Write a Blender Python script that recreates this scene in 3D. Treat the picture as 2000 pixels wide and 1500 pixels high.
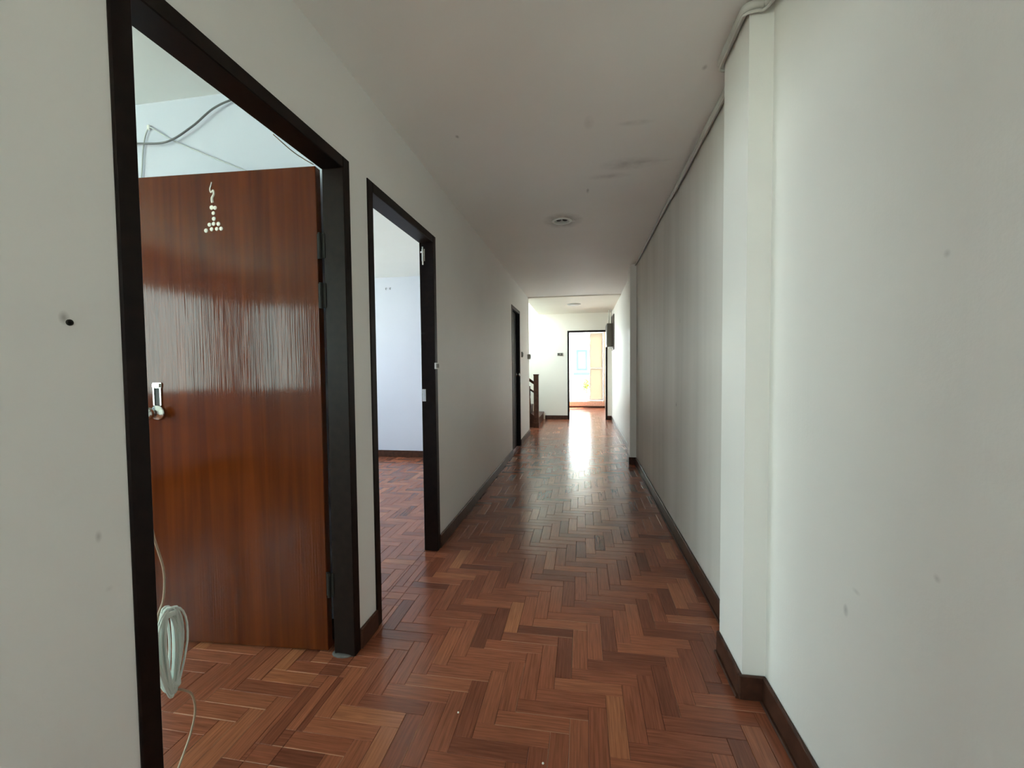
import bpy, math, random
from mathutils import Vector, Matrix

# ------------------------------------------------------------------ clear
for o in list(bpy.data.objects):
    bpy.data.objects.remove(o, do_unlink=True)
scene = bpy.context.scene
C = scene.collection
RND = random.Random(7)
PI = math.pi

# ------------------------------------------------------------------ camera
FPX, YAW, PITCH, ROLL = 831.64, .1651, .0388, -.0098
CAM = Vector((0, 0, 1.2))
_f = Vector((-math.sin(YAW)*math.cos(PITCH), math.cos(YAW)*math.cos(PITCH), -math.sin(PITCH)))
_r = Vector((math.cos(YAW), math.sin(YAW), 0))
_u = _r.cross(_f)
_r2 = _r*math.cos(ROLL) + _u*math.sin(ROLL)
_u2 = -_r*math.sin(ROLL) + _u*math.cos(ROLL)
cam_data = bpy.data.cameras.new('camera')
cam_data.sensor_fit = 'HORIZONTAL'
cam_data.sensor_width = 36
cam_data.lens = FPX/2000*36
cam_data.clip_start = .02
cam = bpy.data.objects.new('camera', cam_data)
C.objects.link(cam)
cam.matrix_world = Matrix(((_r2.x, _u2.x, -_f.x, CAM.x), (_r2.y, _u2.y, -_f.y, CAM.y),
                           (_r2.z, _u2.z, -_f.z, CAM.z), (0, 0, 0, 1)))
scene.camera = cam
def project(p):
    d = Vector(p) - CAM
    z = d.dot(_f)
    if z < .05: return None
    return 1000 + FPX*d.dot(_r2)/z, 750 - FPX*d.dot(_u2)/z

# ------------------------------------------------------------------ world, exposure
SKY = 6.5
world = bpy.data.worlds.new('daylight_sky')
scene.world = world
world.use_nodes = True
wn, wl = world.node_tree.nodes, world.node_tree.links
wn.clear()
tc = wn.new('ShaderNodeTexCoord'); sx = wn.new('ShaderNodeSeparateXYZ')
rp = wn.new('ShaderNodeValToRGB'); bg = wn.new('ShaderNodeBackground'); wo = wn.new('ShaderNodeOutputWorld')
rp.color_ramp.elements[0].position = 0; rp.color_ramp.elements[0].color = (.92, .965, 1, 1)
rp.color_ramp.elements[1].position = .8; rp.color_ramp.elements[1].color = (.64, .82, 1, 1)
wl.new(tc.outputs['Generated'], sx.inputs[0]); wl.new(sx.outputs['Z'], rp.inputs[0])
wl.new(rp.outputs[0], bg.inputs[0]); bg.inputs[1].default_value = SKY
wl.new(bg.outputs[0], wo.inputs[0])
vs = scene.view_settings
vs.view_transform = 'Standard'; vs.look = 'None'; vs.gamma = 1; vs.use_curve_mapping = False
vs.exposure = 1.13
scene.cycles.max_bounces = 16; scene.cycles.diffuse_bounces = 10; scene.cycles.glossy_bounces = 6; scene.cycles.transparent_max_bounces = 12

sun_data = bpy.data.lights.new('hazy_sun', 'SUN'); sun_data.energy = 48; sun_data.angle = math.radians(4); sun_data.color = (1, .95, .86)
sun = bpy.data.objects.new('hazy_sun', sun_data); C.objects.link(sun)
sun.rotation_euler = Vector((-.40, -.30, -.87)).to_track_quat('-Z', 'Y').to_euler()

def portal(name, loc, w, h, facing):
    """a light portal set in a real window opening: it emits nothing, it only guides the sky light"""
    l = bpy.data.lights.new(name, 'AREA'); l.shape = 'RECTANGLE'
    l.cycles.is_portal = True
    o = bpy.data.objects.new(name, l); C.objects.link(o); o.location = loc
    if facing == '+X': o.rotation_euler = (0, -PI/2, 0); l.size, l.size_y = h, w
    elif facing == '+Y': o.rotation_euler = (PI/2, 0, 0); l.size, l.size_y = w, h
    else: o.rotation_euler = (-PI/2, 0, 0); l.size, l.size_y = w, h
    return o

# ------------------------------------------------------------------ materials
def mat(name):
    m = bpy.data.materials.new(name); m.use_nodes = True
    nt = m.node_tree; b = nt.nodes['Principled BSDF']
    return m, nt.nodes, nt.links, b
def plain(name, col, rough=.5, metal=0, noise=0, scale=20, spec=.5):
    m, n, l, b = mat(name)
    b.inputs['Specular IOR Level'].default_value = spec
    b.inputs['Roughness'].default_value = rough; b.inputs['Metallic'].default_value = metal
    if noise:
        t = n.new('ShaderNodeTexCoord'); x = n.new('ShaderNodeTexNoise'); x.inputs['Scale'].default_value = scale
        l.new(t.outputs['Object'], x.inputs['Vector'])
        r = n.new('ShaderNodeValToRGB')
        r.color_ramp.elements[0].color = tuple(c*(1-noise) for c in col) + (1,)
        r.color_ramp.elements[1].color = tuple(min(1, c*(1+noise)) for c in col) + (1,)
        r.color_ramp.elements[0].position = .3; r.color_ramp.elements[1].position = .7
        l.new(x.outputs[0], r.inputs[0]); l.new(r.outputs[0], b.inputs['Base Color'])
    else:
        b.inputs['Base Color'].default_value = tuple(col) + (1,)
    return m
def math_node(n, l, op, a, bb=None, c=None):
    x = n.new('ShaderNodeMath'); x.operation = op
    for i, v in enumerate((a, bb, c)):
        if v is None: continue
        if isinstance(v, (int, float)): x.inputs[i].default_value = v
        else: l.new(v, x.inputs[i])
    return x.outputs[0]
def paint(name, col, rough=.5, spots=(), streak=0.0, bump=.05, grime=0.0, spec=.35):
    """wall paint: faint roller texture, blotches, and dirt marks at fixed places. spots: (x,y,z, rx,ry,rz, strength)"""
    m, n, l, b = mat(name)
    geo = n.new('ShaderNodeNewGeometry')
    pos = geo.outputs['Position']
    no = n.new('ShaderNodeTexNoise'); no.inputs['Scale'].default_value = 1.7; no.inputs['Detail'].default_value = 5
    l.new(pos, no.inputs['Vector'])
    ra = n.new('ShaderNodeValToRGB')
    ra.color_ramp.elements[0].position = .3; ra.color_ramp.elements[1].position = .75
    ra.color_ramp.elements[0].color = tuple(c*.955 for c in col) + (1,)
    ra.color_ramp.elements[1].color = tuple(col) + (1,)
    l.new(no.outputs[0], ra.inputs[0])
    cur = ra.outputs[0]
    if spots:
        wob = n.new('ShaderNodeTexNoise'); wob.inputs['Scale'].default_value = 14; wob.inputs['Detail'].default_value = 6
        l.new(pos, wob.inputs['Vector'])
        acc = None
        for (x, y, z, rx, ry, rz, s) in spots:
            sub = n.new('ShaderNodeVectorMath'); sub.operation = 'SUBTRACT'; l.new(pos, sub.inputs[0]); sub.inputs[1].default_value = (x, y, z)
            mul = n.new('ShaderNodeVectorMath'); mul.operation = 'MULTIPLY'; l.new(sub.outputs[0], mul.inputs[0]); mul.inputs[1].default_value = (1/rx, 1/ry, 1/rz)
            ln = n.new('ShaderNodeVectorMath'); ln.operation = 'LENGTH'; l.new(mul.outputs[0], ln.inputs[0])
            mr = n.new('ShaderNodeMapRange'); mr.inputs[1].default_value = 1.0; mr.inputs[2].default_value = .15
            mr.inputs[3].default_value = 0; mr.inputs[4].default_value = s
            l.new(ln.outputs['Value'], mr.inputs[0])
            acc = mr.outputs[0] if acc is None else math_node(n, l, 'MAXIMUM', acc, mr.outputs[0])
        w2 = n.new('ShaderNodeMapRange'); w2.inputs[1].default_value = .35; w2.inputs[2].default_value = .6
        w2.inputs[3].default_value = .25; w2.inputs[4].default_value = 1; l.new(wob.outputs[0], w2.inputs[0])
        fac = math_node(n, l, 'MULTIPLY', acc, w2.outputs[0])
        mx = n.new('ShaderNodeMix'); mx.data_type = 'RGBA'
        l.new(fac, mx.inputs['Factor']); l.new(cur, mx.inputs['A']); mx.inputs['B'].default_value = (.10, .09, .075, 1)
        cur = mx.outputs['Result']
    if grime:
        # old vertical wipe streaks and grey handling dirt
        mg = n.new('ShaderNodeMapping'); mg.inputs['Scale'].default_value = (4, 4, .3); l.new(pos, mg.inputs['Vector'])
        gn = n.new('ShaderNodeTexNoise'); gn.inputs['Scale'].default_value = 1; gn.inputs['Detail'].default_value = 5; l.new(mg.outputs[0], gn.inputs['Vector'])
        gm = n.new('ShaderNodeMapRange'); gm.inputs[1].default_value = .35; gm.inputs[2].default_value = .7; gm.inputs[3].default_value = 0; gm.inputs[4].default_value = grime
        l.new(gn.outputs[0], gm.inputs[0])
        mz = n.new('ShaderNodeMix'); mz.data_type = 'RGBA'
        l.new(gm.outputs[0], mz.inputs['Factor']); l.new(cur, mz.inputs['A']); mz.inputs['B'].default_value = (.30, .27, .23, 1)
        cur = mz.outputs['Result']
    l.new(cur, b.inputs['Base Color'])
    b.inputs['Roughness'].default_value = rough
    b.inputs['Specular IOR Level'].default_value = spec
    fine = n.new('ShaderNodeTexNoise'); fine.inputs['Scale'].default_value = 160; fine.inputs['Detail'].default_value = 3
    l.new(pos, fine.inputs['Vector'])
    h = fine.outputs[0]
    if streak:
        mp = n.new('ShaderNodeMapping'); mp.inputs['Scale'].default_value = (22, 22, .5); l.new(pos, mp.inputs['Vector'])
        st = n.new('ShaderNodeTexNoise'); st.inputs['Scale'].default_value = 1; st.inputs['Detail'].default_value = 4
        l.new(mp.outputs[0], st.inputs['Vector'])
        h = math_node(n, l, 'MULTIPLY_ADD', st.outputs[0], streak, fine.outputs[0])
    bp = n.new('ShaderNodeBump'); bp.inputs['Strength'].default_value = bump; bp.inputs['Distance'].default_value = .004
    l.new(h, bp.inputs['Height']); l.new(bp.outputs[0], b.inputs['Normal'])
    return m

WALLC = (.84, .825, .785)
M = {}
M['wall'] = paint('wall_paint', WALLC, .55)
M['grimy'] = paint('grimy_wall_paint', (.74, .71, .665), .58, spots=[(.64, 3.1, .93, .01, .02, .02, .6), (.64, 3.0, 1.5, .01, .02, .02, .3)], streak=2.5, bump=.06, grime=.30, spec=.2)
M['room'] = paint('bedroom_paint_sky_tint', (.62, .645, .745), .55)  # blue cast of the sky light is put into this wall colour
M['room_ceiling'] = paint('bedroom_ceiling_paint', (.80, .82, .82), .6)
M['wall_left'] = paint('wall_paint_left', (.84, .83, .805), .5, spots=[(-.946, .684, .874, .012, .007, .014, .35), (-.946, .698, .761, .012, .009, .007, .30),
                                                           (-.946, .645, 1.30, .01, .010, .014, .5)])
M['wall_right'] = paint('wall_paint_right', WALLC, .42, spots=[(.64, 1.152, .591, .012, .012, .018, .42), (.64, 1.114, .659, .01, .018, .008, .22),
    (.64, .884, .805, .01, .010, .009, .25), (.64, .883, 1.395, .01, .009, .009, .22), (.64, 3.1, .93, .01, .02, .02, .6), (.64, 3.0, 1.5, .01, .02, .02, .3)], streak=2.5, bump=.08)
M['cream'] = paint('cream_landing_paint', (.87, .83, .735), .55)
M['ceiling'] = paint('ceiling_paint', (.87, .855, .83), .6, spots=[
    (.284, 2.711, 2.425, .20, .09, .02, .30), (.16, 2.86, 2.425, .16, .05, .02, .26), (.034, 2.226, 2.425, .03, .07, .02, .22),
    (.263, 2.268, 2.425, .10, .03, .02, .22), (-.653, 2.229, 2.425, .012, .02, .02, .5), (.498, 1.908, 2.425, .012, .02, .02, .5),
    (.038, 3.068, 2.425, .012, .05, .02, .55), (-.160, 3.648, 2.425, .175, .20, .02, .75), (.33, 2.70, 2.425, .22, .03, .02, .28)])
M['frame'] = plain('dark_frame_wood', (.010, .0052, .0036), .42, noise=.3, scale=30, spec=.15)
M['base'] = plain('baseboard_wood', (.060, .025, .015), .40, noise=.35, scale=25, spec=.22)
M['white'] = plain('white_plastic', (.78, .78, .74), .4)
M['switch'] = plain('aged_switch_plastic', (.30, .28, .23), .45)
M['key'] = plain('dark_switch_key', (.06, .055, .045), .4)
M['chrome'] = plain('brushed_steel', (.72, .73, .70), .22, metal=1)
M['oldmetal'] = plain('tarnished_metal', (.020, .019, .016), .6, metal=0, spec=.12)
M['dark'] = plain('dark_recess', (.012, .011, .010), .6)
M['cable_white'] = plain('pale_cable_sheath', (.80, .87, .83), .35)
M['cable_tan'] = plain('tan_cable_sheath', (.50, .38, .27), .45)
M['cable_grey'] = plain('grey_cable_sheath', (.13, .13, .14), .5)
M['cable_thin'] = plain('pale_grey_cable', (.52, .55, .56), .5)
M['pipe'] = plain('painted_conduit', (.52, .51, .47), .5, noise=.12, scale=6)
M['alu'] = plain('white_aluminium', (.60, .61, .60), .35)
M['steel_box'] = plain('grey_brown_enamel', (.075, .062, .045), .4)
M['board'] = plain('dark_mounting_board', (.045, .026, .017), .5)
M['paste'] = plain('white_paste', (.86, .83, .74), .7)
M['mortar'] = plain('grey_mortar', (.085, .075, .07), .9, noise=.3, scale=60)
M['stone'] = plain('pink_terrazzo', (.62, .38, .29), .35, noise=.12, scale=40)
M['concrete'] = plain('outdoor_concrete', (.45, .45, .42), .8, noise=.15, scale=1.5)
M['ground'] = plain('outdoor_ground', (.34, .35, .31), .9, noise=.2, scale=.3)
M['facade'] = plain('white_render', (.80, .81, .80), .7, noise=.05, scale=1)
M['bluepaint'] = plain('blue_window_paint', (.035, .095, .125), .4)
M['leafy'] = plain('yellow_green_leaf', (.20, .24, .035), .5, noise=.3, scale=8)
M['bark'] = plain('grey_bark', (.16, .12, .09), .8)
M['pot'] = plain('clay_pot', (.45, .20, .12), .7)
M['stair'] = plain('stained_stair_wood', (.075, .028, .014), .4, noise=.35, scale=18, spec=.25)
M['lens'] = plain('opal_lamp_glass', (.55, .54, .50), .35)

def glass(name, tint, gloss=.06):
    m, n, l, b = mat(name)
    n.remove(b)
    t = n.new('ShaderNodeBsdfTransparent'); t.inputs[0].default_value = tuple(tint) + (1,)
    g = n.new('ShaderNodeBsdfGlossy'); g.inputs['Roughness'].default_value = .02
    lw = n.new('ShaderNodeLayerWeight'); lw.inputs['Blend'].default_value = .5
    fr = math_node(n, l, 'MULTIPLY_ADD', math_node(n, l, 'POWER', lw.outputs['Facing'], 5.0), .7, .035)
    mx = n.new('ShaderNodeMixShader'); l.new(fr, mx.inputs[0]); l.new(t.outputs[0], mx.inputs[1]); l.new(g.outputs[0], mx.inputs[2])
    l.new(mx.outputs[0], n['Material Output'].inputs[0])
    return m
M['glass'] = glass('clear_window_glass', (.93, .97, .95))
M['glass_green'] = glass('greenish_float_glass', (.90, .985, .935))
M['glass_blue'] = plain('blue_tinted_glass', (.15, .25, .285), .1)
def frosted():
    m, n, l, b = mat('frosted_beige_panel')
    n.remove(b)
    t = n.new('ShaderNodeBsdfTranslucent'); t.inputs[0].default_value = (.46, .42, .35, 1)
    d = n.new('ShaderNodeBsdfDiffuse'); d.inputs[0].default_value = (.46, .42, .35, 1)
    mx = n.new('ShaderNodeMixShader'); mx.inputs[0].default_value = .6
    l.new(t.outputs[0], mx.inputs[1]); l.new(d.outputs[0], mx.inputs[2]); l.new(mx.outputs[0], n['Material Output'].inputs[0])
    return m
M['frosted'] = frosted()

def door_wood():
    m, n, l, b = mat('varnished_door_veneer')
    t = n.new('ShaderNodeTexCoord')
    mp = n.new('ShaderNodeMapping'); mp.inputs['Scale'].default_value = (26, 26, .9); l.new(t.outputs['Object'], mp.inputs['Vector'])
    a = n.new('ShaderNodeTexNoise'); a.inputs['Scale'].default_value = 1; a.inputs['Detail'].default_value = 6; a.inputs['Distortion'].default_value = .6
    l.new(mp.outputs[0], a.inputs['Vector'])
    mp2 = n.new('ShaderNodeMapping'); mp2.inputs['Scale'].default_value = (5, 5, .5); l.new(t.outputs['Object'], mp2.inputs['Vector'])
    c = n.new('ShaderNodeTexNoise'); c.inputs['Scale'].default_value = 1; c.inputs['Detail'].default_value = 3
    l.new(mp2.outputs[0], c.inputs['Vector'])
    s = math_node(n, l, 'MULTIPLY_ADD', a.outputs[0], .55, math_node(n, l, 'MULTIPLY', c.outputs[0], .5))
    r = n.new('ShaderNodeValToRGB')
    r.color_ramp.elements[0].position = .36; r.color_ramp.elements[0].color = (.060, .0105, .002, 1)
    r.color_ramp.elements[1].position = .68; r.color_ramp.elements[1].color = (.128, .026, .005, 1)
    l.new(s, r.inputs[0]); l.new(r.outputs[0], b.inputs['Base Color'])
    b.inputs['Roughness'].default_value = .085
    b.inputs['Specular IOR Level'].default_value = .21
    b.inputs['IOR'].default_value = 1.5
    mp3 = n.new('ShaderNodeMapping'); mp3.inputs['Scale'].default_value = (150, 150, 3.0); l.new(t.outputs['Object'], mp3.inputs['Vector'])
    d = n.new('ShaderNodeTexNoise'); d.inputs['Scale'].default_value = 1; d.inputs['Detail'].default_value = 2
    l.new(mp3.outputs[0], d.inputs['Vector'])
    bp = n.new('ShaderNodeBump'); bp.inputs['Strength'].default_value = .22; bp.inputs['Distance'].default_value = .002
    l.new(d.outputs[0], bp.inputs['Height']); l.new(bp.outputs[0], b.inputs['Normal'])
    return m
M['door'] = door_wood()
M['door_dark'] = plain('dark_door_veneer', (.006, .004, .003), .5, noise=.3, scale=20, spec=.08)

W_HALF = .03125
def parquet(name, per_object):
    """varnished wood strip; the tone of each strip is its own number, grain runs along the strip (UV.x in metres)"""
    m, n, l, b = mat(name)
    at = n.new('ShaderNodeAttribute'); at.attribute_name = 'tone'; at.attribute_type = 'OBJECT' if per_object else 'GEOMETRY'
    tone = at.outputs['Fac']
    uv = n.new('ShaderNodeUVMap'); uv.uv_map = 'UVMap'
    off = n.new('ShaderNodeCombineXYZ')
    l.new(math_node(n, l, 'MULTIPLY', tone, 37.0), off.inputs[0]); l.new(math_node(n, l, 'MULTIPLY', tone, 91.0), off.inputs[1])
    ad = n.new('ShaderNodeVectorMath'); ad.operation = 'ADD'; l.new(uv.outputs[0], ad.inputs[0]); l.new(off.outputs[0], ad.inputs[1])
    mp = n.new('ShaderNodeMapping'); mp.inputs['Scale'].default_value = (7, 150, 1); l.new(ad.outputs[0], mp.inputs['Vector'])
    g = n.new('ShaderNodeTexNoise'); g.inputs['Scale'].default_value = 1; g.inputs['Detail'].default_value = 4; g.inputs['Distortion'].default_value = .5
    l.new(mp.outputs[0], g.inputs['Vector'])
    rt = n.new('ShaderNodeValToRGB'); e = rt.color_ramp.elements
    cols = [(0, (.125, .038, .022)), (.25, (.210, .063, .033)), (.55, (.275, .085, .043)), (.8, (.32, .105, .052)), (1, (.40, .150, .068))]
    e[0].position, e[0].color = 0, cols[0][1] + (1,)
    e[1].position, e[1].color = 1, cols[-1][1] + (1,)
    for p, c in cols[1:-1]:
        x = e.new(p); x.color = c + (1,)
    l.new(tone, rt.inputs[0])
    gr = n.new('ShaderNodeMapRange'); gr.inputs[1].default_value = .3; gr.inputs[2].default_value = .7; gr.inputs[3].default_value = .72; gr.inputs[4].default_value = 1.2
    l.new(g.outputs[0], gr.inputs[0])
    mu = n.new('ShaderNodeVectorMath'); mu.operation = 'SCALE'; l.new(rt.outputs[0], mu.inputs[0]); l.new(gr.outputs[0], mu.inputs['Scale'])
    # pale worn arrises and filler along the long edges of some strips
    sp = n.new('ShaderNodeSeparateXYZ'); l.new(uv.outputs[0], sp.inputs[0])
    ed = n.new('ShaderNodeMapRange'); ed.inputs[1].default_value = W_HALF-.0026; ed.inputs[2].default_value = W_HALF-.0010
    ed.inputs[3].default_value = 0; ed.inputs[4].default_value = .55
    l.new(math_node(n, l, 'MULTIPLY', sp.outputs[1], math_node(n, l, 'SUBTRACT', math_node(n, l, 'MULTIPLY', math_node(n, l, 'GREATER_THAN', math_node(n, l, 'FRACT', math_node(n, l, 'MULTIPLY', tone, 53.0)), .5), 2.0), 1.0)), ed.inputs[0])
    some = math_node(n, l, 'GREATER_THAN', math_node(n, l, 'FRACT', math_node(n, l, 'MULTIPLY', tone, 131.0)), .45)
    me_ = n.new('ShaderNodeMix'); me_.data_type = 'RGBA'
    l.new(math_node(n, l, 'MULTIPLY', ed.outputs[0], some), me_.inputs['Factor']); l.new(mu.outputs[0], me_.inputs['A']); me_.inputs['B'].default_value = (.50, .25, .15, 1)
    l.new(me_.outputs['Result'], b.inputs['Base Color'])
    ro = n.new('ShaderNodeMapRange'); ro.inputs[1].default_value = .3; ro.inputs[2].default_value = .7; ro.inputs[3].default_value = .21; ro.inputs[4].default_value = .25
    l.new(g.outputs[0], ro.inputs[0]); l.new(ro.outputs[0], b.inputs['Roughness'])
    b.inputs['IOR'].default_value = 1.5
    bp = n.new('ShaderNodeBump'); bp.inputs['Strength'].default_value = .07; bp.inputs['Distance'].default_value = .001
    l.new(g.outputs[0], bp.inputs['Height']); l.new(bp.outputs[0], b.inputs['Normal'])
    return m
M['strip_obj'] = parquet('parquet_strip_varnish', True)
M['strip_all'] = parquet('parquet_field_varnish', False)

# ------------------------------------------------------------------ mesh helpers
class MB:
    def __init__(s): s.v, s.f = [], []
    def quad(s, *pts):
        k = len(s.v); s.v += [tuple(p) for p in pts]; s.f.append(tuple(range(k, k+len(pts)))); return s
    def box(s, x0, x1, y0, y1, z0, z1, c=0.0):
        """box, with chamfered edges when c > 0"""
        if x1 < x0: x0, x1 = x1, x0
        if y1 < y0: y0, y1 = y1, y0
        if z1 < z0: z0, z1 = z1, z0
        k = len(s.v)
        if c <= 0:
            s.v += [(x, y, z) for z in (z0, z1) for y in (y0, y1) for x in (x0, x1)]
            s.f += [tuple(k+i for i in q) for q in ((0, 2, 3, 1), (4, 5, 7, 6), (0, 1, 5, 4), (2, 6, 7, 3), (0, 4, 6, 2), (1, 3, 7, 5))]
            return s
        c = min(c, (x1-x0)*.45, (y1-y0)*.45, (z1-z0)*.45)
        idx = {}
        lo, hi = (x0, y0, z0), (x1, y1, z1)
        for cx in (0, 1):
            for cy in (0, 1):
                for cz in (0, 1):
                    cor = (cx, cy, cz)
                    for ax in range(3):
                        p = []
                        for i in range(3):
                            base = hi[i] if cor[i] else lo[i]
                            if i != ax: base += -c if cor[i] else c
                            p.append(base)
                        idx[(cor, ax)] = len(s.v); s.v.append(tuple(p))
        ctr = Vector(((x0+x1)/2, (y0+y1)/2, (z0+z1)/2))
        def add(ids):
            ps = [Vector(s.v[i]) for i in ids]
            nn = (ps[1]-ps[0]).cross(ps[2]-ps[0])
            m = sum(ps, Vector())/len(ps)
            s.f.append(tuple(ids) if nn.dot(m-ctr) > 0 else tuple(reversed(ids)))
        for ax in range(3):
            o1, o2 = [i for i in range(3) if i != ax]
            for sd in (0, 1):
                ids = []
                for a, b_ in ((0, 0), (1, 0), (1, 1), (0, 1)):
                    cor = [0]*3; cor[ax] = sd; cor[o1] = a; cor[o2] = b_
                    ids.append(idx[(tuple(cor), ax)])
                add(ids)
            # edges parallel to ax
            for a in (0, 1):
                for b_ in (0, 1):
                    c0 = [0]*3; c0[o1] = a; c0[o2] = b_; c0[ax] = 0
                    c1 = list(c0); c1[ax] = 1
                    add([idx[(tuple(c0), o1)], idx[(tuple(c1), o1)], idx[(tuple(c1), o2)], idx[(tuple(c0), o2)]])
        for cx in (0, 1):
            for cy in (0, 1):
                for cz in (0, 1):
                    add([idx[((cx, cy, cz), a)] for a in range(3)])
        return s
    def tube(s, pts, r, n=8, closed=False, caps=True):
        pts = [Vector(p) for p in pts]
        N = len(pts)
        tg = []
        for i in range(N):
            a = pts[(i-1) % N] if (closed or i > 0) else pts[i]
            b_ = pts[(i+1) % N] if (closed or i < N-1) else pts[i]
            tg.append((b_-a).normalized())
        ref = Vector((0, 0, 1)) if abs(tg[0].z) < .9 else Vector((1, 0, 0))
        u = tg[0].cross(ref).normalized()
        k = len(s.v)
        for i in range(N):
            u = (u - tg[i]*u.dot(tg[i])).normalized()
            w = tg[i].cross(u)
            rr = r[i] if isinstance(r, (list, tuple)) else r
            for j in range(n):
                t = 2*PI*j/n
                s.v.append(tuple(pts[i] + u*math.cos(t)*rr + w*math.sin(t)*rr))
        M_ = N if closed else N-1
        for i in range(M_):
            for j in range(n):
                a = k+i*n+j; b_ = k+i*n+(j+1) % n
                c = k+((i+1) % N)*n+(j+1) % n; d = k+((i+1) % N)*n+j
                s.f.append((a, b_, c, d))
        if caps and not closed:
            s.f.append(tuple(k+j for j in reversed(range(n))))
            s.f.append(tuple(k+(N-1)*n+j for j in range(n)))
        return s
    def lathe(s, prof, origin, axis='Z', n=24, caps=True):
        """prof: (radius, height) pairs; revolved about an axis through origin"""
        k = len(s.v); ox, oy, oz = origin
        for r, h in prof:
            for j in range(n):
                t = 2*PI*j/n; a, b_ = r*math.cos(t), r*math.sin(t)
                if axis == 'Z': p = (ox+a, oy+b_, oz+h)
                elif axis == 'Y': p = (ox+a, oy+h, oz-b_)
                else: p = (ox+h, oy+a, oz+b_)
                s.v.append(p)
        for i in range(len(prof)-1):
            for j in range(n):
                s.f.append((k+i*n+j, k+i*n+(j+1) % n, k+(i+1)*n+(j+1) % n, k+(i+1)*n+j))
        for i, rev in ((0, True), (len(prof)-1, False)):
            if caps and prof[i][0] > 1e-5:
                ids = [k+i*n+j for j in range(n)]
                s.f.append(tuple(reversed(ids)) if rev else tuple(ids))
        return s
    def prism(s, poly, z0, z1):
        k = len(s.v); n = len(poly)
        s.v += [(x, y, z0) for x, y in poly] + [(x, y, z1) for x, y in poly]
        s.f.append(tuple(k+i for i in reversed(range(n)))); s.f.append(tuple(k+n+i for i in range(n)))
        for i in range(n): s.f.append((k+i, k+(i+1) % n, k+n+(i+1) % n, k+n+i))
        return s
    def mesh(s, name, m, smooth=False):
        me = bpy.data.meshes.new(name); me.from_pydata(s.v, [], s.f); me.validate(); me.update()
        me.materials.append(m)
        if smooth: me.shade_smooth()
        return me
    def build(s, name, m, parent=None, smooth=False, label=None, cat=None, group=None, kind=None):
        o = bpy.data.objects.new(name, s.mesh(name, m, smooth)); C.objects.link(o)
        return tag(o, parent, label, cat, group, kind)
def tag(o, parent=None, label=None, cat=None, group=None, kind=None):
    if parent is not None: o.parent = parent
    if label: o['label'] = label
    if cat: o['category'] = cat
    if group: o['group'] = group
    if kind: o['kind'] = kind
    return o
def empty(name, loc, label, cat, group=None, kind=None):
    """an Empty at the thing's base; parts are meshed in world coordinates and set under it with a keep-place inverse"""
    o = bpy.data.objects.new(name, None); C.objects.link(o); o.location = loc; o.empty_display_size = .05
    tag(o, None, label, cat, group, kind); o['_base'] = 0
    del o['_base']
    return o
def part(mb, name, m, root, smooth=False, label=None, kind=None):
    """child part given in world coordinates"""
    o = mb.build(name, m, None, smooth, label, None, None, kind)
    o.parent = root
    w = Vector((0, 0, 0)); p = root
    mw = Matrix.Identity(4)
    chain = []
    while p is not None: chain.append(p); p = p.parent
    for q in reversed(chain): mw = mw @ q.matrix_parent_inverse @ q.matrix_basis
    o.matrix_parent_inverse = mw.inverted()
    return o
def smooth_pts(P, sub=8):
    """Catmull-Rom through the points"""
    P = [Vector(p) for p in P]; out = []
    for i in range(len(P)-1):
        p0 = P[max(i-1, 0)]; p1 = P[i]; p2 = P[i+1]; p3 = P[min(i+2, len(P)-1)]
        for k in range(sub):
            t = k/sub
            out.append(.5*((2*p1)+(p2-p0)*t+(2*p0-5*p1+4*p2-p3)*t*t+(3*p1-p0-3*p2+p3)*t**3))
    out.append(P[-1]); return out
def wall_x(x0, x1, y0, y1, z0, z1, holes):
    """wall slab between x0 and x1 running along Y, with rectangular openings (y0,y1,z0,z1)"""
    mb = MB(); ys = sorted({y0, y1, *[h[0] for h in holes], *[h[1] for h in holes]})
    for a, b_ in zip(ys, ys[1:]):
        hs = sorted([h for h in holes if h[0] <= a+1e-6 and h[1] >= b_-1e-6], key=lambda h: h[2])
        z = z0
        for h in hs:
            if h[2] > z: mb.box(x0, x1, a, b_, z, h[2])
            z = h[3]
        if z < z1: mb.box(x0, x1, a, b_, z, z1)
    return mb
def wall_y(y0, y1, x0, x1, z0, z1, holes):
    t = wall_x(y0, y1, x0, x1, z0, z1, holes); mb = MB()
    mb.v = [(v[1], v[0], v[2]) for v in t.v]; mb.f = [tuple(reversed(f)) for f in t.f]
    return mb

# ------------------------------------------------------------------ dimensions (metres)
HC = 2.425               # hall ceiling
HC2 = 2.409              # ceiling past the stair corner
XL, XLB = -.946, -1.031  # hall face and room face of the left wall
XR = .640                # right wall
YB = -2.20               # front of the building, behind the camera
XO = -4.20               # outer side wall of the two bedrooms
YP0, YP1 = 1.700, 1.780  # partition between the bedrooms
YR2 = 5.42               # far wall of the second bedroom
YC = 7.455               # end of the left wall, stair corner
YF, YF2 = 9.795, 9.895   # wall with the far doorway
YE = 12.66               # sill at the end of the far room
D1 = (.743, 1.645); D2 = (1.795, 2.680); D3 = (5.690, 6.440); DT = 2.05; FJ = .047

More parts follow.
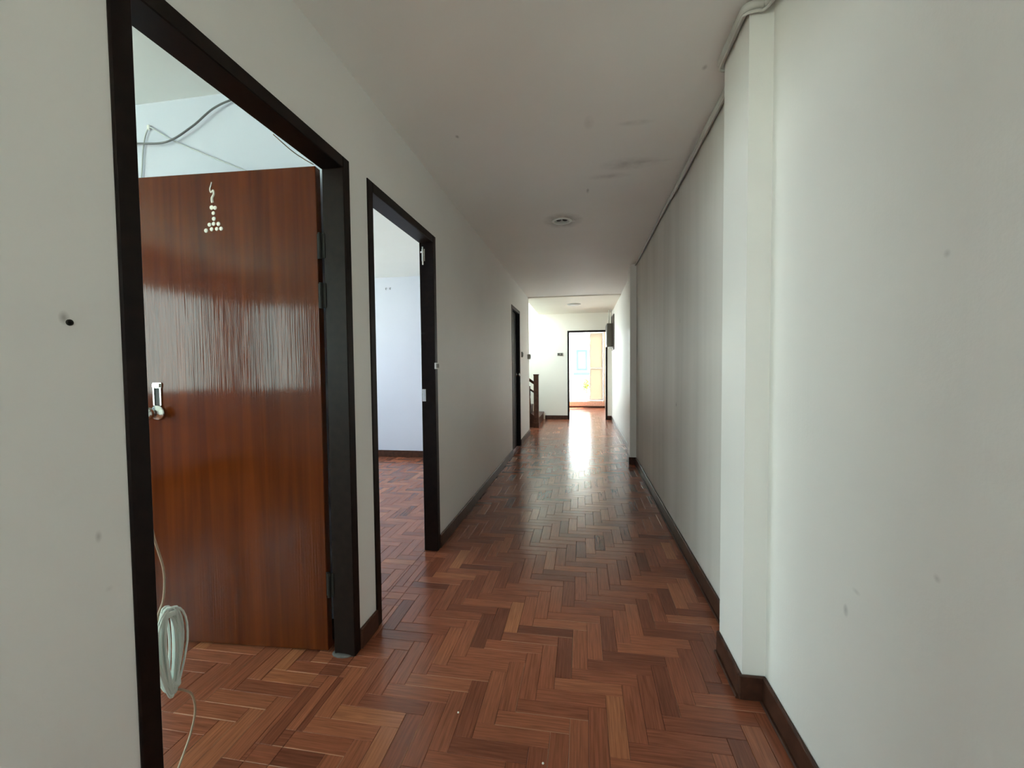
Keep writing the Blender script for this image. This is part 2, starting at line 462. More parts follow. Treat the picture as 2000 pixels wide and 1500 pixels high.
# ------------------------------------------------------------------ floor: slab + parquet strips
floor = MB().box(-4.4, .80, YB-.12, YE+.12, -.16, -.014).build('floor', M['base'], label='reddish brown herringbone parquet floor of the corridor and rooms', cat='floor', kind='structure')
W_, LEN = .0625, .250
RECTS = [(XL, XR, YB, YF, 'hall'), (XLB, XL, D1[0]+FJ, D1[1]-FJ, 'd1'), (XLB, XL, D2[0]+FJ, D2[1]-FJ, 'd2'),
         (XO, XLB, YB, YP0, 'r1'), (XO, XLB, YP1, YR2, 'r2'), (-2.2, XL, YC+.10, YF, 'st'),
         (-.30, .50, YF, YF2, 'df'), (-2.6, XR, YF2, YE, 'r3')]
def strip_mesh_data(lx, ly, t=.0138, gap=.0005, ch=.0012):
    """strip lying along local x, top at z = 0: chamfered top edge"""
    a, b_ = lx/2-gap, ly/2-gap
    v = [(-a+ch, -b_+ch, 0), (a-ch, -b_+ch, 0), (a-ch, b_-ch, 0), (-a+ch, b_-ch, 0),
         (-a, -b_, -ch*.8), (a, -b_, -ch*.8), (a, b_, -ch*.8), (-a, b_, -ch*.8),
         (-a, -b_, -t), (a, -b_, -t), (a, b_, -t), (-a, b_, -t)]
    f = [(0, 1, 2, 3)]
    for i in range(4):
        j = (i+1) % 4
        f += [(i+4, j+4, j, i), (i+8, j+8, j+4, i+4)]
    return v, f
def set_uv(me):
    uvl = me.uv_layers.new(name='UVMap')
    return uvl
pieces = []
n3 = 4
X0, Y0 = -.11, .045
rng = int(16/W_)
for i in range(-150, 300):
    for k in range(-60, 60):
        gx, gy = i+k*n3, i-k*n3
        for horiz in (True, False):
            if horiz: r = (gx, gx+n3, gy, gy+1)
            else: r = (gx, gx+1, gy+1, gy+1+n3)
            ax0, ax1, ay0, ay1 = X0+r[0]*W_, X0+r[1]*W_, Y0+r[2]*W_, Y0+r[3]*W_
            if ax1 < XO or ax0 > XR or ay1 < YB or ay0 > YE: continue
            for (cx0, cx1, cy0, cy1, nm) in RECTS:
                bx0, bx1, by0, by1 = max(ax0, cx0), min(ax1, cx1), max(ay0, cy0), min(ay1, cy1)
                if bx1-bx0 < .006 or by1-by0 < .006: continue
                full = (bx1-bx0)*(by1-by0) > .9999*W_*LEN
                pieces.append((bx0, bx1, by0, by1, horiz, full, nm))
def seen_area(p):
    bx0, bx1, by0, by1, horiz, full, nm = p
    q = [project((x, y, 0)) for x, y in ((bx0, by0), (bx1, by0), (bx1, by1), (bx0, by1))]
    if any(t is None for t in q): return 0
    cx, cy = sum(t[0] for t in q)/4, sum(t[1] for t in q)/4
    if not (-20 < cx < 2010 and 0 < cy < 1515): return 0
    mx, my = (bx0+bx1)/2, (by0+by1)/2
    if nm in ('r1', 'r2', 'd1', 'd2'):
        ycross = my*XL/mx
        lo, hi = (D1 if nm in ('r1', 'd1') else D2)
        if not (lo+FJ < ycross < hi-FJ): return 0
        if nm == 'r1' and my > 1.56: return 0
    elif nm == 'hall':
        if mx > XR-.03 or mx < XL+.02: return 0
    else: return 0
    return abs(sum(q[i][0]*q[(i+1) % 4][1]-q[(i+1) % 4][0]*q[i][1] for i in range(4)))/2
order = sorted(range(len(pieces)), key=lambda i: -seen_area(pieces[i]))
chosen = set(order[:300])
def tone_of():
    t = RND.gauss(.5, .17)
    if RND.random() < .09: t = RND.uniform(.75, .95)
    if RND.random() < .10: t = RND.uniform(.08, .25)
    return max(0, min(1, t))
shared = None
allv, allf, alluv, alltone = [], [], [], []
for idx, p in enumerate(pieces):
    bx0, bx1, by0, by1, horiz, full, nm = p
    cx, cy = (bx0+bx1)/2, (by0+by1)/2
    lx, ly = (bx1-bx0, by1-by0) if horiz else (by1-by0, bx1-bx0)
    tone = tone_of(); dz = RND.uniform(-.0004, .0004)
    tx, ty = RND.gauss(0, .0026), RND.gauss(0, .0018)
    v, f = strip_mesh_data(lx, ly)
    rz = 0 if horiz else PI/2
    if idx in chosen:
        if full and shared is not None: me = shared
        else:
            me = bpy.data.meshes.new('parquet_strip'); me.from_pydata(v, [], f)
            uvl = me.uv_layers.new(name='UVMap')
            for lp in me.loops: uvl.data[lp.index].uv = v[lp.vertex_index][:2]
            me.materials.append(M['strip_obj'])
            if full: shared = me
        o = bpy.data.objects.new('parquet_strip', me); C.objects.link(o); o.parent = floor
        o.location = (cx, cy, dz); o.rotation_euler = (tx, ty, rz); o['tone'] = float(tone)
    else:
        k = len(allv); c_, s_ = math.cos(rz), math.sin(rz)
        for (x, y, z) in v:
            zz = z + dz + tx*y - ty*x
            allv.append((cx+c_*x-s_*y, cy+s_*x+c_*y, zz))
            alltone.append(tone)
        for q in f:
            allf.append(tuple(k+t for t in q))
            alluv += [v[t][:2] for t in q]
me = bpy.data.meshes.new('parquet_field'); me.from_pydata(allv, [], allf)
uvl = me.uv_layers.new(name='UVMap'); uvl.data.foreach_set('uv', [c for t in alluv for c in t])
at = me.attributes.new('tone', 'FLOAT', 'POINT'); at.data.foreach_set('value', alltone)
me.materials.append(M['strip_all'])
o = bpy.data.objects.new('parquet_field', me); C.objects.link(o); tag(o, floor, kind='stuff')

# ------------------------------------------------------------------ walls
def st(mb, name, m, label, cat='wall'):
    return mb.build(name, m, None, label=label, cat=cat, kind='structure')
WIN1 = (-1.88, .70, .93, 2.12)      # bedroom 1, side wall (y0,y1,z0,z1)
WIN2 = (2.45, 4.75, .93, 2.12)      # bedroom 2, side wall
WIN3 = (-4.05, -3.30, .90, 2.10)    # bedroom 1, front wall (x0,x1,z0,z1)
WIN4 = (-.80, .02, .90, 2.12)       # corridor, front wall
WIN5 = (7.62, 9.72, 1.80, 4.30)
XS = -2.2     # stairwell, upstairs
st(wall_x(XLB, XL, YB, YC, 0, HC, [(D1[0], D1[1], 0, DT), (D2[0], D2[1], 0, DT), (D3[0], D3[1], 0, DT)]), 'wall_left', M['wall_left'],
   'off-white corridor wall with the three dark-framed doorways')
st(MB().box(XR, XR+.12, YB, 1.735, 0, HC), 'wall_right_near', M['wall_right'], 'greenish white wall filling the right edge, before the near pilaster')
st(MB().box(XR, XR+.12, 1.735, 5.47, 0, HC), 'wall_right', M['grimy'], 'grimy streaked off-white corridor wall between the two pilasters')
st(MB().box(XR, XR+.12, 5.47, YE, 0, HC), 'wall_right_far', M['wall'], 'brightly lit right wall past the far pilaster')
st(MB().box(.562, XR, 1.607, 1.863, 0, HC), 'wall_pilaster_near', M['wall_right'], 'square painted pilaster standing out of the right wall, nearest the camera')
st(MB().box(.564, XR, 5.335, 5.60, 0, HC), 'wall_pilaster_far', M['wall_right'], 'shaded painted pilaster on the right wall, halfway along the corridor')
st(wall_y(YB-.12, YB, XO-.12, XR+.12, 0, HC, [WIN3, WIN4]), 'wall_front', M['wall'], 'outer front wall behind the camera with windows')
st(wall_x(XO-.12, XO, YB, YR2+.1, 0, HC, [WIN1, WIN2]), 'wall_outer', M['room'], 'outer side wall of both bedrooms with the wide windows')
st(MB().box(XO, XLB, YP0, YP1, 0, HC), 'wall_partition', M['room'], 'white partition wall behind the open brown door, between the two bedrooms')
st(MB().box(XO, XLB, YR2, YR2+.1, 0, HC), 'wall_bedroom_far', M['room'], 'pale far wall of the second bedroom seen through its doorway')
st(MB().box(XS-.1, XL, YC, YC+.10, 0, 4.9), 'wall_stair_near', M['wall'], 'return wall at the corner where the stairwell opens')
st(wall_x(XS-.1, XS, YC+.10, YF, 0, 4.9, [WIN5]), 'wall_stair_left', M['wall'], 'left wall of the stairwell with a window upstairs')
st(MB().box(-1.10, -1.0, YC+.10, YF, HC+.12, 4.9), 'wall_stair_upper', M['wall'], 'upper wall above the corridor ceiling edge in the stairwell')
fw = wall_y(YF, YF2, -2.8, XR, 0, HC, [(-.345, .545, 0, 2.02)]); fw.box(-2.8, -1.0, YF, YF2, HC, 4.9)
st(fw, 'wall_back', M['cream'], 'cream far wall around the bright doorway at the corridor end')
st(MB().box(-2.7, -2.6, YF2, YE, 0, HC), 'wall_far_room_left', M['wall'], 'left wall of the bright room beyond the far doorway')
st(wall_y(YE, YE+.10, -2.7, XR, 0, HC, [(-1.75, XR-.02, .0, 2.24)]), 'wall_far_room_back', M['wall'], 'end wall of the bright far room around the balcony door')

# ------------------------------------------------------------------ ceilings (the corridor one has a real hole for the downlight)
DL = (-.170, 3.650); DR = .068
cb = MB()
bx0, bx1, by0, by1 = DL[0]-.15, DL[0]+.15, DL[1]-.15, DL[1]+.15
for a in ((XLB, bx0, YB, YC), (bx1, XR, YB, YC), (bx0, bx1, YB, by0), (bx0, bx1, by1, YC)):
    cb.box(a[0], a[1], a[2], a[3], HC, HC+.12)
NN = 32
def sq(t):
    c_, s_ = math.cos(t), math.sin(t); m_ = .15/max(abs(c_), abs(s_)); return DL[0]+c_*m_, DL[1]+s_*m_
for j in range(NN):
    t0, t1 = 2*PI*j/NN, 2*PI*(j+1)/NN
    a, b_ = sq(t0), sq(t1)
    c_ = (DL[0]+DR*math.cos(t1), DL[1]+DR*math.sin(t1)); d_ = (DL[0]+DR*math.cos(t0), DL[1]+DR*math.sin(t0))
    cb.quad((a[0], a[1], HC), (d_[0], d_[1], HC), (c_[0], c_[1], HC), (b_[0], b_[1], HC))
    cb.quad((d_[0], d_[1], HC), (d_[0], d_[1], HC+.12), (c_[0], c_[1], HC+.12), (c_[0], c_[1], HC))
cb.quad((bx0, by0, HC+.12), (bx1, by0, HC+.12), (bx1, by1, HC+.12), (bx0, by1, HC+.12))
st(cb, 'ceiling', M['ceiling'], 'flat stained white corridor ceiling with one downlight', 'ceiling')
st(MB().box(XO, XLB, YB, YP0, HC, HC+.12), 'ceiling_bedroom_near', M['room_ceiling'], 'white ceiling of the first bedroom, above the open brown door', 'ceiling')
st(MB().box(XO, XLB, YP1, YR2, HC, HC+.12), 'ceiling_bedroom_second', M['room_ceiling'], 'white ceiling of the second bedroom seen through its doorway', 'ceiling')
st(MB().box(-1.0, XR, YC, YF, HC2, HC+.12), 'ceiling_landing', M['cream'], 'slightly lower cream ceiling over the stair landing', 'ceiling')
st(MB().box(-2.6, XR, YF2, YE, HC, HC+.12), 'ceiling_far_room', M['wall'], 'ceiling of the bright far room', 'ceiling')
st(MB().box(XS-.1, -1.0, YC, YF2, 4.9, 5.0), 'ceiling_stairwell', M['wall'], 'ceiling high above the stairs', 'ceiling')

# ------------------------------------------------------------------ baseboards
BH, BT = .090, .013
def bb_profile(mb, x0, x1, y0, y1):
    mb.box(x0, x1, y0, y1, 0, BH, .004); return mb
def bb(name, boxes, label):
    mb = MB()
    for b_ in boxes: bb_profile(mb, *b_)
    return st(mb, name, M['base'], label, 'baseboard')
XA = XR-BT
bb('baseboard_right_near', [(XA, XR, YB, 1.607)], 'dark brown baseboard along the right wall in front of the near pilaster')
bb('baseboard_right_pilaster', [(.562-BT, XR, 1.607-BT, 1.607), (.562-BT, .562, 1.607, 1.863)], 'dark brown baseboard wrapped round the near pilaster')
bb('baseboard_right_middle', [(XA, XR, 1.863, 5.335)], 'dark brown baseboard along the right wall between the two pilasters')
bb('baseboard_right_far', [(.564-BT, XR, 5.335-BT, 5.335), (.564-BT, .564, 5.335, 5.60), (XA, XR, 5.60, YF)], 'dark baseboard round the far pilaster and on to the far doorway')
bb('baseboard_left_near', [(XL, XL+BT, YB, D1[0])], 'brown baseboard left of the open brown door')
bb('baseboard_left_between', [(XL, XL+BT, D1[1], D2[0])], 'short brown baseboard between the first two doorways')
bb('baseboard_left_middle', [(XL, XL+BT, D2[1], D3[0])], 'long brown baseboard between the second doorway and the black door')
bb('baseboard_left_far', [(XL, XL+BT, D3[1], YC+.10), (-1.2, XL+BT, YC+.10, YC+.10+BT)], 'brown baseboard past the black door, ending at the stair corner')
bb('baseboard_back_left', [(-.86, -.345, YF-BT, YF)], 'dark baseboard under the far wall left of the bright doorway')
bb('baseboard_back_right', [(.545, XA, YF-BT, YF)], 'tiny dark baseboard stub right of the bright doorway')
bb('baseboard_bedroom_far', [(XO, XLB, YR2-BT, YR2)], 'brown baseboard under the far wall of the second bedroom')
bb('baseboard_partition_near', [(XO, XLB, YP0-BT, YP0)], 'brown baseboard behind the open brown door')
bb('baseboard_partition_second', [(XO, XLB, YP1, YP1+BT)], 'brown baseboard on the second bedroom side of the partition')
bb('baseboard_outer_near', [(XO, XO+BT, YB, YP0)], 'brown baseboard under the side window of the first bedroom')
bb('baseboard_outer_second', [(XO, XO+BT, YP1, YR2)], 'brown baseboard under the side window of the second bedroom')
# thin quarter-round bead nailed where baseboard meets the parquet on the right
for k_, (x_, ya, yb_, lab) in enumerate(((XA-.004, YB+.05, 1.59, 'in front of the near pilaster'), (.562-BT-.004, 1.60, 1.855, 'round the near pilaster'), (XA-.004, 1.90, 5.31, 'between the two pilasters'))):
    st(MB().tube([(x_, ya, .004), (x_, yb_, .004)], .007, 6), 'trim_%d' % (2+k_), M['base'], 'thin brown bead at the foot of the right baseboard ' + lab, 'trim')

# ------------------------------------------------------------------ door frames
def frame_x(mb, y0, y1, top, x_hall, x_room, w=FJ):
    """dark timber frame in a wall that runs along Y: two jambs and a head"""
    mb.box(x_room, x_hall, y0, y0+w, 0, top, .003)
    mb.box(x_room, x_hall, y1-w, y1, 0, top, .003)
    mb.box(x_room, x_hall, y0+w-.002, y1-w+.002, top-w, top, .003)
    return mb
XH = XL+.006; XRm = XLB-.004
# door 1 -------------------------------------------------
door1 = empty('door_1', (-.99, 1.19, 0), 'open varnished reddish brown door in a dark frame, nearest the camera', 'door', kind='structure')
def frame_parts(root, y0, y1, x0=XRm, x1=XH):
    part(MB().box(x0, x1, y0, y0+FJ, 0, DT, .003), 'jamb', M['frame'], root)
    part(MB().box(x0, x1, y1-FJ, y1, 0, DT, .003), 'jamb', M['frame'], root)
    part(MB().box(x0, x1, y0+FJ, y1-FJ, DT-FJ, DT, .003), 'frame_head', M['frame'], root)
    # stop bead on the corridor half of the frame
frame_parts(door1, *D1)
LA = math.radians(3)
HXY = Vector((-1.064, 1.600, 0))
ldir = Vector((-math.cos(LA), -math.sin(LA), 0)); lnor = Vector((math.sin(LA), -math.cos(LA), 0))  # lnor faces the camera
LW, LT, LZ0, LZ1 = .80, .036, .012, 2.022
leafM = Matrix(((ldir.x, lnor.x, 0, HXY.x), (ldir.y, lnor.y, 0, HXY.y), (0, 0, 1, 0), (0, 0, 0, 1)))
# local leaf frame: +x from the hinge to the free edge, +y towards the camera, z up.  ldir x lnor points up?
flip = ldir.cross(lnor).z < 0
def leaf_part(mb, name, m, parent, smooth=False, label=None):
    """parts of the leaf in leaf coordinates"""
    o = bpy.data.objects.new(name, mb.mesh(name, m, smooth)); C.objects.link(o)
    o.parent = parent
    if label: o['label'] = label
    return o
# mesh in a right-handed local frame: use (-x) so that the matrix stays a pure rotation
if flip:
    leafM = Matrix(((-ldir.x, lnor.x, 0, HXY.x), (-ldir.y, lnor.y, 0, HXY.y), (0, 0, 1, 0), (0, 0, 0, 1)))
SG = -1 if flip else 1
leaf = leaf_part(MB().box(0, SG*LW, -LT, 0, LZ0, LZ1, .002), 'leaf', M['door'], door1, label='varnished reddish brown veneer door leaf, swung open')
leaf.matrix_basis = Matrix.Translation(-Vector(door1.location)) @ leafM
# lock: rose plate, knob, and hasp above it
kx = SG*(LW-.052)
leaf_part(MB().lathe([(0, .002), (.031, .002), (.033, .006), (.028, .011), (.014, .013), (.012, .030), (.020, .036), (.027, .046), (.028, .056), (.022, .066), (.010, .070), (0, .0705)], (kx, 0, 1.02), 'Y', 24),
          'door_knob', M['chrome'], leaf, True, 'round brushed steel knob')
hp = MB().box(kx-.021, kx+.021, 0, .004, 1.125, 1.150, .001)
hp.box(kx-.020, kx-.012, 0, .006, 1.050, 1.130, .001).box(kx+.012, kx+.020, 0, .006, 1.050, 1.130, .001).box(kx-.018, kx+.018, .004, .011, 1.129, 1.146, .002)
leaf_part(hp, 'hasp', M['chrome'], leaf, label='steel hasp above the knob')
leaf_part(MB().box(kx-.011, kx+.011, .0005, .003, 1.052, 1.124), 'hasp_slot', M['dark'], leaf)
# blessing mark of white paste: squiggle over rows of dots
def on_leaf(px, py):
    d = (_f + _r2*(px-1000)/FPX + _u2*(750-py)/FPX)
    t = (HXY-CAM).dot(lnor)/d.dot(lnor); P = CAM+d*t - HXY
    return SG*P.dot(ldir), P.z
def zoom(a, b_): return 260+a*.11, 330+b_*.11
dots = [(1425, 785, 32), (1435, 885, 36), (1355, 990, 34), (1432, 975, 34), (1515, 975, 36), (1296, 1095, 36), (1395, 1070, 34), (1485, 1065, 32), (1562, 1060, 34), (1395, 685, 38), (1455, 690, 34)]
for a, b_, r in dots:
    lx, lz = on_leaf(*zoom(a, b_)); rr = r*.11*1.95/FPX*1.0
    dome = MB().lathe([(rr, 0), (rr*.92, .0012), (rr*.6, .0022), (0, .0026)], (lx, 0, lz), 'Y', 10)
    leaf_part(dome, 'paste_dot', M['paste'], leaf, True)
P_ = [on_leaf(*zoom(a, b_)) for a, b_ in ((1395, 235), (1380, 300), (1365, 360), (1385, 420), (1425, 380), (1435, 450), (1405, 520), (1415, 600))]
sp = smooth_pts([(x, .0008, z) for x, z in P_], 5)
leaf_part(MB().tube(sp, [.0020+.0042*(i/len(sp))**2 for i in range(len(sp))], 6), 'paste_squiggle', M['paste'], leaf, True)
# hinges between jamb and leaf edge
for hz in (1.50, 1.70, .30):
    h = MB().box(-1.052, -1.028, 1.5945, 1.5985, hz-.05, hz+.05, .001).tube([(-1.048, 1.592, hz-.052), (-1.048, 1.592, hz+.052)], .0065, 8)
    h.box(-1.075, -1.050, 1.6005, 1.6035, hz-.05, hz+.05)
    part(h, 'hinge', M['oldmetal'], door1, label='tarnished butt hinge')
# cement smear at the foot of the far jamb
sm = MB().lathe([(.052, 0), (.046, .006), (.028, .009), (0, .010)], (-1.0, 1.612, 0), 'Z', 14)
for i, v in enumerate(sm.v): sm.v[i] = (-1.0+(v[0]+1.0)*.98, 1.612+(v[1]-1.612)*.62, v[2])
part(sm, 'mortar_smear', M['mortar'], door1, True, 'grey mortar smear at the foot of the jamb')
# door 2 (open doorway, frame only) ------------------------
door2 = empty('door_2', (-.99, 2.24, 0), 'dark frame of the open second doorway showing an empty pale room', 'door', kind='structure')
frame_parts(door2, *D2)
yj = D2[1]-FJ
bolt = MB().box(-1.018, -.996, yj-.006, yj, 1.885, 1.965, .002).tube([(-1.006, yj-.012, 1.86), (-1.006, yj-.012, 1.975)], .006, 8).box(-1.022, -1.0, yj-.016, yj, 1.935, 1.948, .002)
part(bolt, 'bolt', M['chrome'], door2, label='silver barrel bolt at the top of the jamb')
part(MB().box(-1.030, -1.006, yj-.003, yj, .985, 1.065, .001), 'strike_plate', M['chrome'], door2, label='steel strike plate')
part(MB().box(-1.028, -1.005, yj-.003, yj, 1.42, 1.432, .001), 'strike_plate', M['oldmetal'], door2)
hs = MB().box(XH, XH+.012, D2[1]-.062, D2[1]+.010, 1.195, 1.235, .002)
part(hs, 'hasp', M['white'], door2, label='small pale surface hasp across the jamb edge')
for yy in (-.054, -.036, -.018):
    part(MB().box(XH+.012, XH+.0135, D2[1]+yy-.005, D2[1]+yy+.005, 1.202, 1.228), 'hasp_slot', M['key'], door2)
# door 3 (closed, almost black) -----------------------------
door3 = empty('door_3', (-.99, 6.06, 0), 'closed almost black door farther along the left wall', 'door', kind='structure')
frame_parts(door3, *D3)
l3 = part(MB().box(-1.025, -.988, D3[0]+FJ+.003, D3[1]-FJ-.003, .01, DT-FJ-.003, .002), 'leaf', M['door_dark'], door3)
part(MB().lathe([(0, 0), (.030, 0), (.030, .006), (.012, .010), (.012, .028), (.024, .038), (.026, .050), (.016, .060), (0, .062)], (-.988, 6.315, 1.09), 'X', 16), 'door_knob', M['chrome'], l3, True, 'steel knob')
# door 4 (far doorway frame) --------------------------------
door4 = empty('door_4', (.10, 9.84, 0), 'dark-framed bright doorway at the corridor end', 'door', kind='structure')
for a, b_ in ((-.345, -.305), (.505, .545)):
    part(MB().box(a, b_, YF-.008, YF2+.004, 0, 2.02, .003), 'jamb', M['frame'], door4)
part(MB().box(-.305, .505, YF-.008, YF2+.004, 1.98, 2.02, .003), 'frame_head', M['frame'], door4)

# ------------------------------------------------------------------ windows
def window(name, axis, const, a0, a1, z0, z1, n, label, gl, depth=.06, out=-1):
    """aluminium window in an opening; axis 'X': the wall runs along Y at x = const (inner face)"""
    mid = const + out*.06
    root = empty(name, (mid, (a0+a1)/2, z0) if axis == 'X' else ((a0+a1)/2, mid, z0), label, 'window', kind='structure')
    def bx(mb, p0, p1, q0, q1, d):
        if axis == 'X': mb.box(mid-d/2, mid+d/2, p0, p1, q0, q1, .003)
        else: mb.box(p0, p1, mid-d/2, mid+d/2, q0, q1, .003)
    fr = MB(); t = .045
    bx(fr, a0, a1, z0, z0+t, depth); bx(fr, a0, a1, z1-t, z1, depth); bx(fr, a0, a0+t, z0+t, z1-t, depth); bx(fr, a1-t, a1, z0+t, z1-t, depth)
    part(fr, 'window_frame', M['alu'], root)
    w = (a1-a0-2*t)/n
    for i in range(n):
        p0 = a0+t+i*w; p1 = p0+w
        if i:
            mu = MB(); bx(mu, p0-.022, p0+.022, z0+t, z1-t, depth*.8); part(mu, 'mullion', M['alu'], root)
        pn = MB(); bx(pn, p0+(.022 if i else 0), p1-(.022 if i < n-1 else 0), z0+t, z1-t, .005); part(pn, 'pane', gl, root)
    return root
window('window_1', 'X', XO, WIN1[0], WIN1[1], WIN1[2], WIN1[3], 3, 'wide three-light window in the side wall of the first bedroom', M['glass_green'])
window('window_2', 'X', XO, WIN2[0], WIN2[1], WIN2[2], WIN2[3], 3, 'wide window in the side wall of the second bedroom', M['glass'])
window('window_3', 'Y', YB, WIN3[0], WIN3[1], WIN3[2], WIN3[3], 1, 'tall window in the front wall of the first bedroom', M['glass_green'])
window('window_4', 'Y', YB, WIN4[0], WIN4[1], WIN4[2], WIN4[3], 2, 'two-light window in the front wall behind the camera', M['glass'])
window('window_5', 'X', XS, WIN5[0], WIN5[1], WIN5[2], WIN5[3], 2, 'upstairs window lighting the stairwell', M['glass'])
portal('portal_bedroom_side', (XO-.11, (WIN1[0]+WIN1[1])/2, (WIN1[2]+WIN1[3])/2), WIN1[1]-WIN1[0], WIN1[3]-WIN1[2], '+X')
portal('portal_second_bedroom', (XO-.11, (WIN2[0]+WIN2[1])/2, (WIN2[2]+WIN2[3])/2), WIN2[1]-WIN2[0], WIN2[3]-WIN2[2], '+X')
portal('portal_bedroom_front', ((WIN3[0]+WIN3[1])/2, YB-.11, (WIN3[2]+WIN3[3])/2), WIN3[1]-WIN3[0], WIN3[3]-WIN3[2], '+Y')
portal('portal_corridor_front', ((WIN4[0]+WIN4[1])/2, YB-.11, (WIN4[2]+WIN4[3])/2), WIN4[1]-WIN4[0], WIN4[3]-WIN4[2], '+Y')
portal('portal_stair', (XS-.09, (WIN5[0]+WIN5[1])/2, (WIN5[2]+WIN5[3])/2), WIN5[1]-WIN5[0], WIN5[3]-WIN5[2], '+X')
portal('portal_balcony', (-.565, YE+.09, 1.21), 2.37, 2.06, '-Y')

# balcony door: step, frame, frosted sliding leaf on the right, clear leaf far left
st(MB().box(-1.75, XR-.02, YE-.02, YE+.10, 0, .18, .004), 'trim_1', M['stone'], 'pinkish stone step under the balcony door', 'step')
st(MB().box(-2.6, XR-.005, YE-.034, YE-.02, 0, .05, .003), 'baseboard_far_room', M['base'], 'reddish brown strip along the foot of the balcony step', 'baseboard')
w6 = empty('window_6', (-.56, YE+.05, .18), 'white balcony sliding door with a frosted beige panel, at the end of the far room', 'window', kind='structure')
fr = MB(); x0, x1, z0, z1 = -1.75, XR-.02, .18, 2.24
fr.box(x0, x1, YE+.01, YE+.09, z0, z0+.025, .003).box(x0, x1, YE+.01, YE+.09, z1-.04, z1, .003).box(x0, x0+.035, YE+.01, YE+.09, z0, z1, .003).box(x1-.03, x1, YE+.01, YE+.09, z0, z1, .003)
part(fr, 'window_frame', M['alu'], w6)
def slide(a0, a1, yy, glz, lab):
    f_ = MB()
    for b_ in ((a0, a0+.03, z0+.03, z1-.045), (a1-.03, a1, z0+.03, z1-.045), (a0+.03, a1-.03, z0+.03, z0+.07), (a0+.03, a1-.03, z1-.085, z1-.045), (a0+.03, a1-.03, 1.13, 1.18)):
        f_.box(b_[0], b_[1], yy-.015, yy+.015, b_[2], b_[3], .003)
    s_ = part(f_, 'sash', M['alu'], w6, label=lab)
    part(MB().box(a0+.03, a1-.03, yy-.003, yy+.003, z0+.07, 1.13), 'pane', glz, s_)
    part(MB().box(a0+.03, a1-.03, yy-.003, yy+.003, 1.18, z1-.085), 'pane', glz, s_)
slide(.195, .585, YE+.035, M['frosted'], 'sliding sash with frosted beige panels')
slide(-1.70, -.55, YE+.065, M['glass'], 'clear sliding sash')

# ------------------------------------------------------------------ stairs
stairs = empty('staircase', (-.95, 8.37, 0), 'dark stained wooden staircase climbing left behind the corridor corner', 'staircase')
RISE, GO = .178, .25
for i in range(5):
    xa = -.885-GO*i
    stp = MB().box(xa-GO-.02, xa, 8.44, YF-.002, RISE*(i+1)-.035, RISE*(i+1), .004)
    stp.box(xa-.028, xa-.012, 8.45, YF-.003, RISE*i+.001, RISE*(i+1)-.036)
    part(stp, 'step', M['stair'], stairs)
# stringer closing the side of the flight towards the corridor
sg = MB(); poly = [(-.895, 0.002), (-.895, .19), (-2.16, 1.09), (-2.16, .74), (-1.15, 0.002)]
k = len(sg.v); sg.v += [(x, 8.405, z) for x, z in poly]+[(x, 8.438, z) for x, z in poly]
sg.f += [(0, 1, 2, 3, 4), (9, 8, 7, 6, 5)]+[(i, 5+i, 5+(i+1) % 5, (i+1) % 5) for i in range(5)]
part(sg, 'stringer', M['stair'], stairs)
nw = MB().box(-.958, -.862, 8.325, 8.403, 0, 1.04, .004).box(-.964, -.856, 8.319, 8.409, 1.04, 1.062, .004).box(-.964, -.856, 8.319, 8.404, 0, .11, .003)
part(nw, 'newel_post', M['stair'], stairs, label='square wooden newel post')
sl = RISE/GO
part(MB().tube([(-.95, 8.364, .885), (-2.16, 8.364, .885+1.21*sl)], .027, 10), 'handrail', M['stair'], stairs, True)
part(MB().tube([(-.95, 8.364, .705), (-2.16, 8.364, .705+1.21*sl)], .018, 8), 'middle_rail', M['stair'], stairs, True)
for i in range(6):
    x = -1.045-i*.20; zb = .22+(-x-.95)*sl*.98
    bl = MB().lathe([(.016, 0), (.016, .12), (.011, .14), (.024, .26), (.017, .40), (.011, .44), (.015, .48), (.015, .66)], (x, 8.364+.045, max(.12, zb-.12)), 'Z', 10)
    part(bl, 'baluster', M['stair'], stairs, True)

# ------------------------------------------------------------------ fittings on the walls and ceiling
dlr = empty('downlight', (DL[0], DL[1], HC), 'round recessed downlight with two bare lamps in the corridor ceiling', 'lamp')
part(MB().lathe([(.062, -.001), (.064, -.007), (.078, -.006), (.084, 0), (.070, .001), (.062, -.001)], (DL[0], DL[1], HC), 'Z', 32, False), 'trim_ring', M['white'], dlr, True)
cup = MB(); prof = [(.063, -.002), (.062, .012), (.060, .028), (.050, .042), (0, .046)]
cup.lathe(prof, (DL[0], DL[1], HC), 'Z', 28, False)
part(cup, 'reflector', M['white'], dlr, True)
for dx in (-.027, .027):
    part(MB().lathe([(0, .001), (.015, .002), (.022, .008), (.023, .020), (.020, .044)], (DL[0]+dx, DL[1], HC), 'Z', 16), 'lamp_socket', M['dark'], dlr, True)
cl = empty('ceiling_lamp', (-.165, 8.35, HC2), 'flat grey round ceiling lamp over the stair landing', 'lamp')
part(MB().lathe([(0, -.022), (.095, -.022), (.115, -.012), (.122, 0)], (-.165, 8.35, HC2), 'Z', 28), 'cover', M['lens'], cl, True)
part(MB().lathe([(.117, -.010), (.128, -.010), (.130, 0)], (-.165, 8.35, HC2), 'Z', 28, False), 'rim', M['pipe'], cl, True)

